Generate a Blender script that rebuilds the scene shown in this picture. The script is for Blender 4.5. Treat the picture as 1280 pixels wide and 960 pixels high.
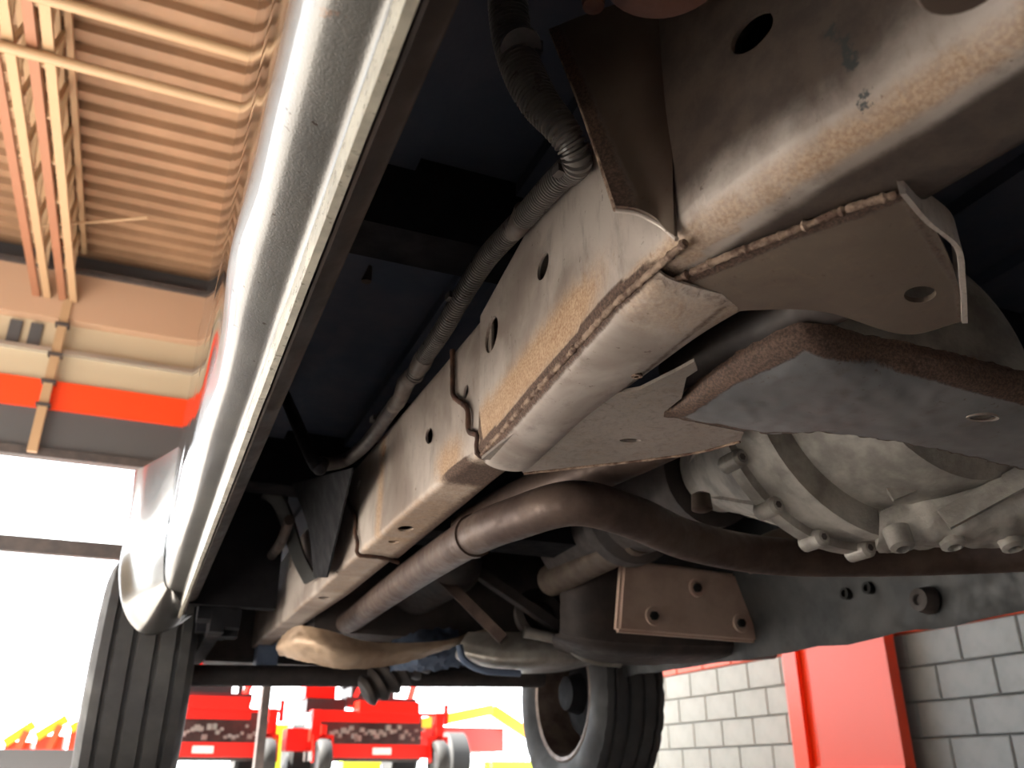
import bpy, bmesh, math, random
from mathutils import Vector, noise
random.seed(7)
for o in list(bpy.data.objects): bpy.data.objects.remove(o)
SC = bpy.context.scene; COL = SC.collection
# ---------------------------------------------------------------- camera
F = 1080.0
TH = math.atan(488 / F); PS = math.atan(490 / math.hypot(F, 488))
CAMP = Vector((0, 0, .10))
FW = Vector((math.sin(PS) * math.cos(TH), math.cos(PS) * math.cos(TH), math.sin(TH)))
RT = Vector((math.cos(PS), -math.sin(PS), 0)); UP = RT.cross(FW)
cam_d = bpy.data.cameras.new('camera'); cam = bpy.data.objects.new('camera', cam_d); COL.objects.link(cam)
cam.location = CAMP; cam.rotation_euler = (math.pi / 2 + TH, 0, -PS)
cam_d.sensor_width = 36; cam_d.lens = F / 1280 * 36; cam_d.clip_start = .01
cam_d.dof.use_dof = True; cam_d.dof.focus_distance = .95; cam_d.dof.aperture_fstop = 7.5
SC.camera = cam
# ---------------------------------------------------------------- world, sun, exposure
W = bpy.data.worlds.new('sky'); SC.world = W; W.use_nodes = True
bg = W.node_tree.nodes['Background']; bg.inputs[0].default_value = (.93, .97, 1, 1); bg.inputs[1].default_value = 4.2
sd = bpy.data.lights.new('sun', 'SUN'); sd.energy = 31; sd.angle = .02; sd.color = (1, .95, .86)
so = bpy.data.objects.new('sun', sd); COL.objects.link(so); so.rotation_euler = Vector((.66, -.18, -.72)).to_track_quat('-Z', 'Y').to_euler()
SC.view_settings.view_transform = 'Standard'; SC.view_settings.look = 'None'
SC.view_settings.exposure = 1.15; SC.view_settings.gamma = 1
# ---------------------------------------------------------------- helpers
def U(x, y, **k):
    a, v = list(k.items())[0]
    r = FW + RT * ((x - 640) / F) + UP * ((480 - y) / F)
    if a == 'D': return CAMP + r * v
    i = 'XYZ'.index(a)
    return CAMP + r * ((v - CAMP[i]) / r[i])
def tag(o, label=None, cat=None, group=None, kind=None):
    if label: o['label'] = label
    if cat: o['category'] = cat
    if group: o['group'] = group
    if kind: o['kind'] = kind
    return o
def empty(name, loc):
    o = bpy.data.objects.new(name, None); COL.objects.link(o); o.location = loc; o.empty_display_size = .1
    return o
def wloc(o):
    v = Vector((0, 0, 0))
    while o is not None: v += o.location; o = o.parent
    return v
FN = {}
def obj(name, verts, faces, mat, parent=None, smooth=True, wear=None, tan=None, grime=None, flake=None):
    """verts in world coordinates; parent only translated"""
    off = wloc(parent) if parent else Vector((0, 0, 0))
    FN[name] = (('wear', wear), ('tan', tan), ('grime', grime), ('flake', flake))
    me = bpy.data.meshes.new(name); me.from_pydata([Vector(v) - off for v in verts], [], faces)
    me.validate(); o = bpy.data.objects.new(name, me); COL.objects.link(o)
    if mat: me.materials.append(mat)
    if parent: o.parent = parent
    bm = bmesh.new(); bm.from_mesh(me); bmesh.ops.recalc_face_normals(bm, faces=bm.faces); bm.to_mesh(me); bm.free()
    if smooth:
        me.shade_smooth(); me.set_sharp_from_angle(angle=math.radians(38))
    for nm, fn in (('wear', wear), ('tan', tan), ('grime', grime), ('flake', flake)):
        if fn:
            a = me.attributes.new(nm, 'FLOAT', 'POINT')
            for i, v in enumerate(me.vertices): a.data[i].value = fn(v.co + off)
    return o
class MB:
    def __init__(s): s.v = []; s.f = []
    def add(s, v, f):
        n = len(s.v); s.v += [Vector(a) for a in v]; s.f += [tuple(i + n for i in q) for q in f]; return s
    def box(s, a, b):
        (x0, y0, z0), (x1, y1, z1) = a, b
        return s.add([(x0,y0,z0),(x1,y0,z0),(x1,y1,z0),(x0,y1,z0),(x0,y0,z1),(x1,y0,z1),(x1,y1,z1),(x0,y1,z1)],
                     [(0,3,2,1),(4,5,6,7),(0,1,5,4),(1,2,6,5),(2,3,7,6),(3,0,4,7)])
    def bar(s, p, q, w, h=None, up=(0, 0, 1)):
        h = h or w; p = Vector(p); q = Vector(q); d = (q - p).normalized()
        u = d.cross(Vector(up))
        if u.length < 1e-3: u = d.cross(Vector((0, 1, 0)))
        u.normalize(); v = u.cross(d)
        pts = [c + u * a * w / 2 + v * b * h / 2 for c in (p, q) for a, b in ((-1,-1),(1,-1),(1,1),(-1,1))]
        return s.add(pts, [(0,1,2,3),(7,6,5,4),(0,4,5,1),(1,5,6,2),(2,6,7,3),(3,7,4,0)])
    def tube(s, path, r, n=16, caps=True):
        path = [Vector(p) for p in path]; m = len(path)
        rf = r if callable(r) else (lambda t: r)
        T = [(path[min(i + 1, m - 1)] - path[max(i - 1, 0)]).normalized() for i in range(m)]
        a = T[0].cross(Vector((0, 0, 1)));  a = a if a.length > .1 else T[0].cross(Vector((1, 0, 0)))
        a.normalize(); vs = []; fs = []
        for i in range(m):
            a = (a - T[i] * a.dot(T[i])).normalized(); b = T[i].cross(a); rr = rf(i / (m - 1))
            for k in range(n):
                an = 2 * math.pi * k / n
                vs.append(path[i] + a * math.cos(an) * rr + b * math.sin(an) * rr)
        for i in range(m - 1):
            for k in range(n):
                k2 = (k + 1) % n; fs.append((i*n+k, i*n+k2, (i+1)*n+k2, (i+1)*n+k))
        if caps: fs.append(tuple(range(n))[::-1]); fs.append(tuple(range((m-1)*n, m*n)))
        return s.add(vs, fs)
    def lathe(s, c, axis, prof, n=32, caps=True, rfun=None):
        """prof: (along, radius) list"""
        c = Vector(c); ax = Vector(axis).normalized(); u = ax.cross(Vector((0, 0, 1)))
        u = u if u.length > .1 else Vector((1, 0, 0)); u.normalize(); w = ax.cross(u); vs = []; fs = []; m = len(prof)
        for j, (t, r) in enumerate(prof):
            for k in range(n):
                an = 2*math.pi*k/n; rr = rfun(j, k, r) if rfun else r
                vs.append(c + ax*t + u*math.cos(an)*rr + w*math.sin(an)*rr)
        for i in range(m - 1):
            for k in range(n):
                k2 = (k+1) % n; fs.append((i*n+k, i*n+k2, (i+1)*n+k2, (i+1)*n+k))
        if caps:
            if prof[0][1] > 1e-5: fs.append(tuple(range(n))[::-1])
            if prof[-1][1] > 1e-5: fs.append(tuple(range((m-1)*n, m*n)))
        return s.add(vs, fs)
    def prism(s, poly, d):
        """extrude a planar polygon of world points by vector d"""
        n = len(poly); d = Vector(d); poly = [Vector(p) for p in poly]
        return s.add(poly + [p + d for p in poly], [tuple(range(n))[::-1], tuple(range(n, 2*n))] + [(i, (i+1) % n, (i+1) % n + n, i+n) for i in range(n)])
    def build(s, name, mat, parent=None, smooth=True, **k): return obj(name, s.v, s.f, mat, parent, smooth, **k)
def cr(p0, p1, p2, p3, t):
    return .5*((2*p1)+(p2-p0)*t+(2*p0-5*p1+4*p2-p3)*t*t+(3*p1-p0-3*p2+p3)*t**3)
def curve(pts, n):
    pts = [Vector(p) for p in pts]; m = len(pts) - 1; out = []
    for i in range(n + 1):
        t = i/n*m; k = min(int(t), m-1); f = t-k
        g = lambda j: pts[max(0, min(m, j))]
        p0 = g(k-1) if k > 0 else pts[0]*2-pts[1]; p3 = g(k+2) if k+2 <= m else pts[m]*2-pts[m-1]
        out.append(cr(p0, g(k), g(k+1), p3, f))
    return out
def even(pts, step):
    d = curve(pts, 400); L = [0]
    for a, b in zip(d, d[1:]): L.append(L[-1] + (b-a).length)
    n = max(2, int(L[-1]/step)); out = []; j = 0
    for i in range(n+1):
        t = L[-1]*i/n
        while j < len(L)-2 and L[j+1] < t: j += 1
        f = (t-L[j])/max(1e-9, L[j+1]-L[j]); out.append(d[j].lerp(d[j+1], f))
    return out
def patch(rows, nu, nv, thick, name, mat, parent, wear=None, tan=None, rough=0, jag=0, **kw):
    """smooth sheet through a grid of points, given a real thickness"""
    g = [curve(r, nu) for r in rows]
    cols = [curve([g[j][i] for j in range(len(g))], nv) for i in range(nu+1)]
    P = [[cols[i][j].copy() for i in range(nu+1)] for j in range(nv+1)]
    N = [[None]*(nu+1) for _ in P]
    for j in range(nv+1):
        for i in range(nu+1):
            a = P[j][min(i+1, nu)]-P[j][max(i-1, 0)]; b = P[min(j+1, nv)][i]-P[max(j-1, 0)][i]
            N[j][i] = a.cross(b).normalized()
    for j in range(nv+1):
        for i in range(nu+1):
            p = P[j][i]
            d = rough*noise.noise(p*60) if rough else 0
            if jag and (i in (0, nu) or j in (0, nv)):
                p += Vector((noise.noise(p*90), noise.noise(p*90+Vector((9, 0, 0))), 0))*jag
            P[j][i] = p + N[j][i]*d
    vs = [P[j][i] for j in range(nv+1) for i in range(nu+1)]; n = len(vs)
    vs += [P[j][i]+N[j][i]*thick for j in range(nv+1) for i in range(nu+1)]
    q = lambda j, i: j*(nu+1)+i; fs = []
    for j in range(nv):
        for i in range(nu):
            a = (q(j, i), q(j, i+1), q(j+1, i+1), q(j+1, i)); fs.append(a[::-1]); fs.append(tuple(x+n for x in a))
    ring = [q(0, i) for i in range(nu+1)]+[q(j, nu) for j in range(1, nv+1)]+[q(nv, i) for i in range(nu-1, -1, -1)]+[q(j, 0) for j in range(nv-1, 0, -1)]
    for a, b in zip(ring, ring[1:]+ring[:1]): fs.append((a, b, b+n, a+n))
    return obj(name, vs, fs, mat, parent, True, wear, tan, **kw)
def cut(o, mb):
    """drill real holes"""
    off = wloc(o); me = bpy.data.meshes.new('t'); me.from_pydata([v-off for v in mb.v], [], mb.f)
    c = bpy.data.objects.new('t', me); COL.objects.link(c); c.matrix_world.translation = Vector((0, 0, 0)); c.location = off
    bm = bmesh.new(); bm.from_mesh(me); bmesh.ops.recalc_face_normals(bm, faces=bm.faces); bm.to_mesh(me); bm.free()
    m = o.modifiers.new('b', 'BOOLEAN'); m.operation = 'DIFFERENCE'; m.solver = 'EXACT'; m.object = c
    bpy.context.view_layer.update()
    dg = bpy.context.evaluated_depsgraph_get(); ne = bpy.data.meshes.new_from_object(o.evaluated_get(dg))
    o.modifiers.clear()
    if len(ne.vertices) > 10:
        o.data = ne; ne.set_sharp_from_angle(angle=math.radians(38))
        for nm, fn in FN[o.name.split('.')[0]]:
            if fn:
                a = ne.attributes.get(nm) or ne.attributes.new(nm, 'FLOAT', 'POINT')
                for i, v in enumerate(ne.vertices): a.data[i].value = fn(v.co + off)
    bpy.data.objects.remove(c)
def ell(mb, c, axis, r1, r2, L, tilt=0, n=20):
    """elliptic drill; r1 along Y (or X for axis z), r2 the other way, tilted"""
    c = Vector(c)
    if axis == 'X': a, b, d = Vector((0, 1, 0)), Vector((0, 0, 1)), Vector((1, 0, 0))
    elif axis == 'Y': a, b, d = Vector((1, 0, 0)), Vector((0, 0, 1)), Vector((0, 1, 0))
    else: a, b, d = Vector((1, 0, 0)), Vector((0, 1, 0)), Vector((0, 0, 1))
    ct, st = math.cos(tilt), math.sin(tilt)
    poly = [c - d*L/2 + (a*ct+b*st)*r1*math.cos(2*math.pi*k/n) + (-a*st+b*ct)*r2*math.sin(2*math.pi*k/n) for k in range(n)]
    mb.prism(poly, d*L)
def smooth01(a, b, x):
    t = max(0, min(1, (x-a)/(b-a))); return t*t*(3-2*t)
def lin(tab, x):
    if x <= tab[0][0]: return tab[0][1:]
    for a, b in zip(tab, tab[1:]):
        if x <= b[0]:
            t = (x-a[0])/(b[0]-a[0]); return tuple(p+(q-p)*t for p, q in zip(a[1:], b[1:]))
    return tab[-1][1:]
# ---------------------------------------------------------------- materials
def s2l(c): return tuple(((v/12.92) if v <= .04045 else ((v+.055)/1.055)**2.4) for v in c)
class NT:
    def __init__(s, name):
        s.m = bpy.data.materials.new(name); s.m.use_nodes = True; s.t = s.m.node_tree; s.b = s.t.nodes['Principled BSDF']
        s.co = s.t.nodes.new('ShaderNodeTexCoord').outputs['Object']
    def n(s, t, **k):
        x = s.t.nodes.new(t)
        for a, b in k.items(): setattr(x, a, b)
        return x
    def link(s, a, b): s.t.links.new(a, b)
    def noise(s, scale, detail=6, rough=.6, stretch=None, dist=0):
        x = s.n('ShaderNodeTexNoise'); x.inputs['Scale'].default_value = scale; x.inputs['Detail'].default_value = detail
        x.inputs['Roughness'].default_value = rough; x.inputs['Distortion'].default_value = dist
        if stretch:
            mp = s.n('ShaderNodeMapping'); mp.inputs['Scale'].default_value = stretch; s.link(s.co, mp.inputs[0]); s.link(mp.outputs[0], x.inputs[0])
        else: s.link(s.co, x.inputs[0])
        return x.outputs['Fac']
    def ramp(s, v, a, b, va=0., vb=1.):
        x = s.n('ShaderNodeMapRange'); x.interpolation_type = 'SMOOTHSTEP'; s.link(v, x.inputs[0])
        for i, q in enumerate((a, b, va, vb)): x.inputs[i+1].default_value = q
        return x.outputs[0]
    def math(s, op, a, b):
        x = s.n('ShaderNodeMath', operation=op)
        for i, q in enumerate((a, b)):
            if isinstance(q, (int, float)): x.inputs[i].default_value = q
            else: s.link(q, x.inputs[i])
        return x.outputs[0]
    def mix(s, f, a, b):
        x = s.n('ShaderNodeMix', data_type='RGBA')
        if isinstance(f, (int, float)): x.inputs[0].default_value = f
        else: s.link(f, x.inputs[0])
        for i, q in ((6, a), (7, b)):
            if isinstance(q, tuple): x.inputs[i].default_value = (*q[:3], 1)
            else: s.link(q, x.inputs[i])
        return x.outputs[2]
    def attr(s, nm):
        x = s.n('ShaderNodeAttribute', attribute_name=nm); return x.outputs['Fac']
    def set(s, name, v):
        i = s.b.inputs[name]
        if hasattr(v, 'links') or hasattr(v, 'is_linked'): s.link(v, i)
        else: i.default_value = (*v, 1) if isinstance(v, tuple) and len(v) == 3 else v
    def bump(s, h, st, dist=.002):
        x = s.n('ShaderNodeBump'); x.inputs['Strength'].default_value = st; x.inputs['Distance'].default_value = dist
        s.link(h, x.inputs['Height']); s.link(x.outputs[0], s.b.inputs['Normal'])
def grunge(name, c1, c2, scale=8, rough=.6, metal=0., bump=.2, fine=120, bd=.001, spec=.5):
    t = NT(name); c1, c2 = s2l(c1), s2l(c2)
    f = t.ramp(t.noise(scale), .35, .65); t.set('Base Color', t.mix(f, c1, c2))
    t.set('Roughness', t.ramp(t.noise(scale*3), .3, .7, max(0, rough-.1), min(1, rough+.12))); t.set('Metallic', metal)
    t.set('Specular IOR Level', spec)
    t.bump(t.noise(fine), bump, bd); return t.m
def plain(name, c, rough=.5, metal=0., emit=0):
    t = NT(name); t.set('Base Color', s2l(c)); t.set('Roughness', rough); t.set('Metallic', metal)
    if emit: t.set('Emission Color', s2l(c)); t.set('Emission Strength', emit)
    return t.m
def rusty(name, c1, c2, metal=.35, rough=.5):
    t = NT(name); c1, c2 = s2l(c1), s2l(c2)
    base = t.mix(t.ramp(t.noise(5, 5, .55, None, .6), .35, .65), c1, c2)
    base = t.mix(t.ramp(t.noise(34, 6, .75, (1, .9, .25)), .50, .75, 0, .5), base, s2l((.36, .30, .27)))
    base = t.mix(t.ramp(t.noise(120, 3, .6), .66, .74, 0, .7), base, s2l((.33, .25, .21)))
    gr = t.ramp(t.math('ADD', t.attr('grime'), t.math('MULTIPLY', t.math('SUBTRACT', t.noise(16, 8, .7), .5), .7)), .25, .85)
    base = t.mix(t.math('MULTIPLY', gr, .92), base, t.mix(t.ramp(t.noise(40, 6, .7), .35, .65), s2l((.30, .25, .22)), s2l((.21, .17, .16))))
    tn = t.noise(30, 10, .85, (1, 1, .6), 1); tf = t.ramp(t.math('ADD', t.math('MULTIPLY', t.attr('tan'), .75), t.math('MULTIPLY', tn, .6)), .5, .95)
    base = t.mix(t.math('MULTIPLY', tf, .8), base, t.mix(t.ramp(t.noise(300, 3), .35, .65), s2l((.76, .64, .51)), s2l((.61, .46, .33))))
    wn = t.noise(75, 10, .85, (1, 1, .45), 1.5); wf = t.ramp(t.math('ADD', t.math('MULTIPLY', t.attr('wear'), .8), t.math('MULTIPLY', wn, .55)), .62, .84)
    base = t.mix(wf, base, t.mix(t.ramp(t.noise(330, 4), .35, .65), s2l((.26, .195, .17)), s2l((.41, .32, .27))))
    fl = t.ramp(t.math('ADD', t.attr('flake'), t.math('MULTIPLY', t.math('SUBTRACT', t.noise(70, 6, .8), .5), 1.6)), .5, .62)
    base = t.mix(fl, base, s2l((.24, .25, .25)))
    t.set('Base Color', base); t.set('Metallic', t.math('MULTIPLY', t.math('SUBTRACT', 1, t.math('MAXIMUM', wf, tf)), metal))
    t.set('Roughness', t.math('ADD', t.math('MULTIPLY', t.math('MAXIMUM', wf, tf), .35), rough))
    h = t.math('ADD', t.math('MULTIPLY', t.noise(260, 6, .8), t.math('ADD', .12, t.math('MAXIMUM', wf, t.math('MULTIPLY', tf, .5)))), t.math('MULTIPLY', t.noise(18), .15))
    t.bump(h, .9, .0016); return t.m
M = {}
M['frame'] = rusty('rail_metal', (.74, .70, .67), (.55, .50, .47), .12)
M['frame_dark'] = rusty('dark_rail_metal', (.42, .37, .33), (.33, .27, .24), .2, .5)
M['frame_mid'] = rusty('grey_rail_metal', (.60, .56, .54), (.50, .47, .45), .15, .5)
M['skid'] = rusty('coated_plate', (.50, .50, .51), (.40, .40, .41), .2, .38)
M['weld'] = grunge('weld_rust', (.34, .25, .21), (.64, .55, .48), 60, .85, 0, 1, 260, .003)
M['seal'] = grunge('seam_rust', (.25, .17, .14), (.36, .25, .2), 40, .85, 0, .8, 260, .002)
M['pan'] = grunge('underseal', (.27, .30, .36), (.31, .32, .37), 7, .8, 0, .3, 70, .002, .25)
M['sill_in'] = grunge('sill_inner', (.20, .17, .16), (.27, .22, .20), 9, .7, 0, .2)
M['hose'] = grunge('ribbed_plastic', (.42, .40, .39), (.34, .33, .32), 20, .35, 0, .1)
M['tape'] = grunge('grey_tape', (.42, .38, .36), (.33, .30, .28), 30, .5, 0, .5, 90)
M['clip'] = grunge('clip_plastic', (.33, .31, .31), (.25, .24, .24), 30, .4)
M['cup'] = grunge('rust_disc', (.38, .25, .21), (.28, .18, .16), 20, .8, 0, .6, 150)
M['cast'] = grunge('cast_aluminium', (.74, .72, .69), (.55, .53, .51), 12, .5, .3, .7, 180, .0015)
M['exh'] = grunge('exhaust_rust', (.30, .24, .22), (.38, .32, .29), 14, .55, .45, .5, 140)
M['exh2'] = grunge('exhaust_pale', (.42, .37, .33), (.34, .29, .26), 12, .5, .4, .3, 120)
M['brown'] = grunge('brown_shield', (.82, .72, .66), (.74, .63, .57), 9, .65, .1, .3, 120)
M['silver'] = grunge('dull_silver', (.72, .70, .68), (.55, .53, .50), 9, .38, .5, .3, 60)
M['tanarm'] = grunge('tan_arm', (.80, .70, .60), (.66, .56, .47), 9, .5, .3, .4, 70)
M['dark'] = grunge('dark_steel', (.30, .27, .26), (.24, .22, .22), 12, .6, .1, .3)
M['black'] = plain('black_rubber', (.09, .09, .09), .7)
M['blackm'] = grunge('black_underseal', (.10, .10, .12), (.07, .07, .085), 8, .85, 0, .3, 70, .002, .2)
M['rubber'] = grunge('tyre_rubber', (.24, .24, .25), (.29, .29, .29), 6, .75, 0, .3, 90)
M['rim'] = grunge('rim_metal', (.50, .44, .40), (.38, .32, .29), 14, .5, .5, .3)
M['blue'] = grunge('blue_cover', (.44, .50, .60), (.36, .42, .52), 8, .55, 0, .4, 20, .01)
def paint():
    t = NT('silver_paint'); sc = t.noise(420, 3, .6)
    speck = t.ramp(t.noise(95, 2, .5), .70, .76); low = t.attr('wear')
    c = t.mix(t.ramp(t.noise(6), .35, .65), s2l((.39, .385, .375)), s2l((.34, .335, .33)))
    c = t.mix(t.math('MULTIPLY', speck, low), c, s2l((.20, .15, .13)))
    c = t.mix(t.math('MULTIPLY', t.ramp(t.noise(26, 6, .7), .66, .72), low), c, s2l((.42, .33, .28)))
    fl = t.ramp(t.math('ADD', t.attr('flake'), t.math('MULTIPLY', t.math('SUBTRACT', t.noise(260, 6, .8), .5), 1.4)), .5, .6)
    c = t.mix(fl, c, s2l((.12, .10, .10)))
    t.set('Base Color', c); t.set('Metallic', .85); t.set('Roughness', t.math('ADD', .10, t.math('MULTIPLY', low, .30)))
    t.set('Coat Weight', .35); t.set('Coat Roughness', .05)
    h = t.math('ADD', t.math('MULTIPLY', sc, t.math('MULTIPLY', low, .35)), t.math('MULTIPLY', t.noise(7, 2, .5, (1, .5, 1)), 1.2)); t.bump(h, .55, .0022); return t.m
M['paint'] = paint()
M['lip'] = grunge('sealed_lip', (.74, .72, .66), (.62, .60, .55), 30, .35, .3, .4, 150)
M['block'] = grunge('grey_block_paint', (.47, .49, .50), (.51, .53, .54), 6, .6, 0, .6, 60, .002)
M['block_daylit'] = grunge('daylit_block_paint', (.62, .62, .59), (.66, .66, .63), 6, .6, 0, .6, 60, .002)  # paler copy of the block paint, door daylight put into its colour
M['block_or'] = grunge('orange_block_paint', (.86, .36, .24), (.82, .32, .20), 6, .5, 0, .6, 60, .002)
M['block_tan'] = grunge('tan_render', (.62, .56, .48), (.56, .50, .43), 2, .8)
M['mortar'] = grunge('painted_mortar', (.38, .40, .40), (.42, .44, .44), 6, .8)
M['orange'] = plain('orange_steel', (.95, .27, .10), .35)
M['orange_lt'] = plain('orange_board', (.84, .27, .15), .45)
M['conc'] = grunge('concrete', (.64, .62, .60), (.69, .67, .65), 3, .5, 0, .3, 60)
M['apron'] = grunge('apron_concrete', (.44, .43, .41), (.38, .37, .36), 2, .8)
M['deck'] = grunge('tan_deck', (.58, .45, .34), (.52, .40, .30), 2, .6, 0, .1)
M['joist'] = plain('joist_paint', (.66, .54, .41), .55)
M['joist_red'] = plain('joist_primer', (.56, .38, .28), .55)
M['beam'] = plain('beam_paint', (.70, .57, .47), .5)
M['cream'] = plain('cream_panel', (.72, .66, .56), .5)
M['grey'] = plain('grey_fascia', (.30, .30, .31), .5)
M['redp'] = plain('mower_red', (.88, .10, .05), .35)
M['steel'] = plain('bright_steel', (.75, .74, .72), .3, .8)
M['yellow'] = plain('loader_yellow', (.95, .62, .08), .4)
M['lime'] = plain('lime_paint', (.80, .88, .15), .6)
M['white'] = plain('white_paint', (.85, .85, .85), .5)
M['seat'] = plain('seat_vinyl', (.16, .16, .17), .5)
M['lamp'] = plain('fill_lamp_tube', (1, .97, .9), .5, 0, 9)
# ================================================================ SETTING
DK = 4.6; YB = 8.0; XR = 4.4
def struct(name, mb, m, smooth=False):
    o = mb.build(name, m, None, smooth); o['kind'] = 'structure'; return o
struct('floor', MB().box((-16, -7, -.2), (XR+.3, YB+.2, 0)), M['conc'])
struct('ground_outside', MB().box((-30, YB+.2, -.25), (40, 45, -.05)), M['apron'])
struct('trim_1', MB().box((-4.0, YB+.25, -.05), (-.2, YB+.7, .28)), M['grey'])
# right wall of painted blocks
wr = struct('wall_right', MB().box((XR+.03, -7, 0), (XR+.25, YB+.2, DK)), M['mortar'])
def bmesh_block():
    m = MB().box((-.03, 0, 0), (.05, .392, .192)); me = bpy.data.meshes.new('block'); me.from_pydata(m.v, [], m.f)
    bm = bmesh.new(); bm.from_mesh(me); bmesh.ops.bevel(bm, geom=[e for e in bm.edges if all(v.co.x < 0 for v in e.verts)], offset=.007, segments=1, affect='EDGES')
    bmesh.ops.recalc_face_normals(bm, faces=bm.faces); bm.to_mesh(me); bm.free(); return me
bgrey = bmesh_block(); bgrey.materials.append(M['block'])
bdaylit = bmesh_block(); bdaylit.materials.append(M['block_daylit'])
bor = bmesh_block(); bor.materials.append(M['block_or'])
for r in range(8):
    z = -.10 + r*.2
    for k in range(14):
        y = 2.6 + k*.4 + (.2 if r % 2 else 0)
        if y > YB-.4: continue
        me = bor if r >= 5 else (bdaylit if y > 4.9 else bgrey)
        o = bpy.data.objects.new('block', me); COL.objects.link(o); o.parent = wr; o.location = (XR, y, z)
LX = -3.3
wl = struct('wall_left', MB().box((LX-.25, -7, 3.42), (LX, YB+.25, DK)).box((LX-.25, -7, 0), (LX, 1.3, 3.42)).box((LX-.25, 7.4, 0), (LX, YB+.25, 3.42)), M['cream'])
struct('wall_front', MB().box((LX-.25, -7.25, 3.0), (XR+.3, -7, DK)).box((-2.0, -7.25, 0), (XR+.3, -7, 3.0)), M['cream'])
# added wall, unseen, put outside the left bays to cut low sky light
struct('sky_screen_wall', MB().box((-10.3, -9, -.1), (-10, 9.5, 5.6)), M['block_tan'])
# orange column
c = struct('trim_2', MB().box((4.22, 4.20, 0), (4.26, 4.92, 3.9)), M['orange_lt'])
obj('edge_strip', *(lambda m: (m.v, m.f))(MB().box((4.19, 4.18, 0), (4.27, 4.215, 3.9))), M['orange_lt'], c, False)
obj('flange', *(lambda m: (m.v, m.f))(MB().box((4.21, 5.03, 0), (4.24, 5.17, 3.9)).box((4.26, 4.92, 0), (4.29, 5.06, 3.9))), M['orange'], c, False)
obj('web', *(lambda m: (m.v, m.f))(MB().box((4.24, 5.04, 0), (4.40, 5.07, 3.9))), M['orange'], c, False)
obj('base_rail', *(lambda m: (m.v, m.f))(MB().box((4.185, 4.18, .0), (4.22, 4.94, .145))), M['orange'], c, False)
# back wall above the door
wb = struct('wall_back', MB().box((-3.55, YB+.05, 2.62), (XR+.2, YB+.25, DK)), M['grey'])
def band(name, z0, z1, y0, m): return obj(name, *(lambda q: (q.v, q.f))(MB().box((-3.5, y0, z0), (XR, YB+.06, z1))), m, wb, False)
zz = lambda y: U(0, y, Y=YB).z
band('door_lintel', zz(567), zz(556), YB-.06, M['dark'])
band('grey_fascia', zz(556), zz(505), YB-.02, M['grey'])
band('orange_band', zz(505), zz(469), YB-.05, M['orange'])
band('cream_fascia', zz(469), zz(432), YB-.02, M['cream'])
band('steel_ledge', zz(434), zz(429), YB-.08, M['steel'])
band('recess_panel', zz(432), zz(393), YB+.0, M['cream'])
band('head_beam', zz(393), zz(333), YB-.12, M['beam'])
band('beam_flange', zz(333), zz(327), YB-.16, M['dark'])
p0 = U(88, 345, Y=YB-.2)
mb = MB()
for a, b in ((348, 400), (402, 440), (442, 475), (477, 505), (507, 566)):
    mb.box((p0.x-.015, YB-.15, zz(b)), (p0.x+.06, YB-.11, zz(a)))
obj('conduit_strap', mb.v, mb.f, M['joist'], wb, False)
for a in (402, 441, 476, 506):
    q = MB().box((p0.x-.035, YB-.17, zz(a+2)), (p0.x+.08, YB-.09, zz(a-2))); obj('strap_clamp', q.v, q.f, M['dark'], wb, False)
q = MB()
for xx in (18, 45): 
    pp = U(xx, 412, Y=YB-.03); q.box((pp.x-.05, YB-.03, zz(430)), (pp.x+.05, YB+.01, zz(398)))
obj('vent_slot', q.v, q.f, M['grey'], wb, False)
# bar across the opening and jambs
struct('trim_3', MB().box((-3.5, YB-.02, zz(688)), (U(152, 680, Y=YB).x+.6, YB+.06, zz(668))), M['dark'])
jx = U(331, 890, Y=YB-.1).x
struct('trim_4', MB().box((jx-.035, YB-.1, 0), (jx+.035, YB+.02, 2.7)), M['dark'])
# ceiling: corrugated deck sheets
ce = struct('ceiling', MB().box((-3.3-.25, -7.25, DK+.08), (XR+.3, YB+.25, DK+.16)), M['deck'])
pitch = .205; prof = []
for k in range(7):
    y = k*pitch; prof += [(y, .0), (y+.085, .0), (y+.102, .06), (y+.188, .06)]
prof.append((7*pitch, 0))
vs = []; fs = []
for i, x in enumerate((-3.3, 0, XR)):
    vs += [(x, y, z) for y, z in prof]
L = len(prof)
for i in range(2):
    fs += [(i*L+j, i*L+j+1, (i+1)*L+j+1, (i+1)*L+j) for j in range(L-1)]
md = bpy.data.meshes.new('deck_sheet'); md.from_pydata(vs, [], fs); md.materials.append(M['deck'])
for k in range(14):
    o = bpy.data.objects.new('deck_sheet', md); COL.objects.link(o); o.parent = ce; o.location = (0, YB+.1-(k+1)*7*pitch, DK)
# open-web joists running towards the door
def joist(xt, label):
    r = empty('roof_joist', (xt, 0, DK)); tag(r, kind='structure')
    h = .55
    for s in (-1, 1):
        obj('top_chord', *(lambda m: (m.v, m.f))(MB().box((xt+s*.035-.022, -6, DK-.05), (xt+s*.035+.022, YB-.1, DK-.005))), M['joist'], r, False)
        obj('bottom_chord', *(lambda m: (m.v, m.f))(MB().box((xt+s*.045-.03, -6, DK-h-.03), (xt+s*.045+.03, YB-.1, DK-h+.005))), M['joist' if s > 0 else 'joist_red'], r, False)
    n = 24
    for i in range(n):
        y0 = YB-.2-i*.5
        obj('web_bar', *(lambda m: (m.v, m.f))(MB().bar((xt, y0, DK-h), (xt, y0-.25, DK-.03), .03).bar((xt, y0-.25, DK-.03), (xt, y0-.5, DK-h), .03)), M['joist'], r, False)
    return r
for x in (U(78, 300, Z=DK-.55).x, U(42, 300, Z=DK-.55).x, 1.2, 2.6):
    joist(x, '')
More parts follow.
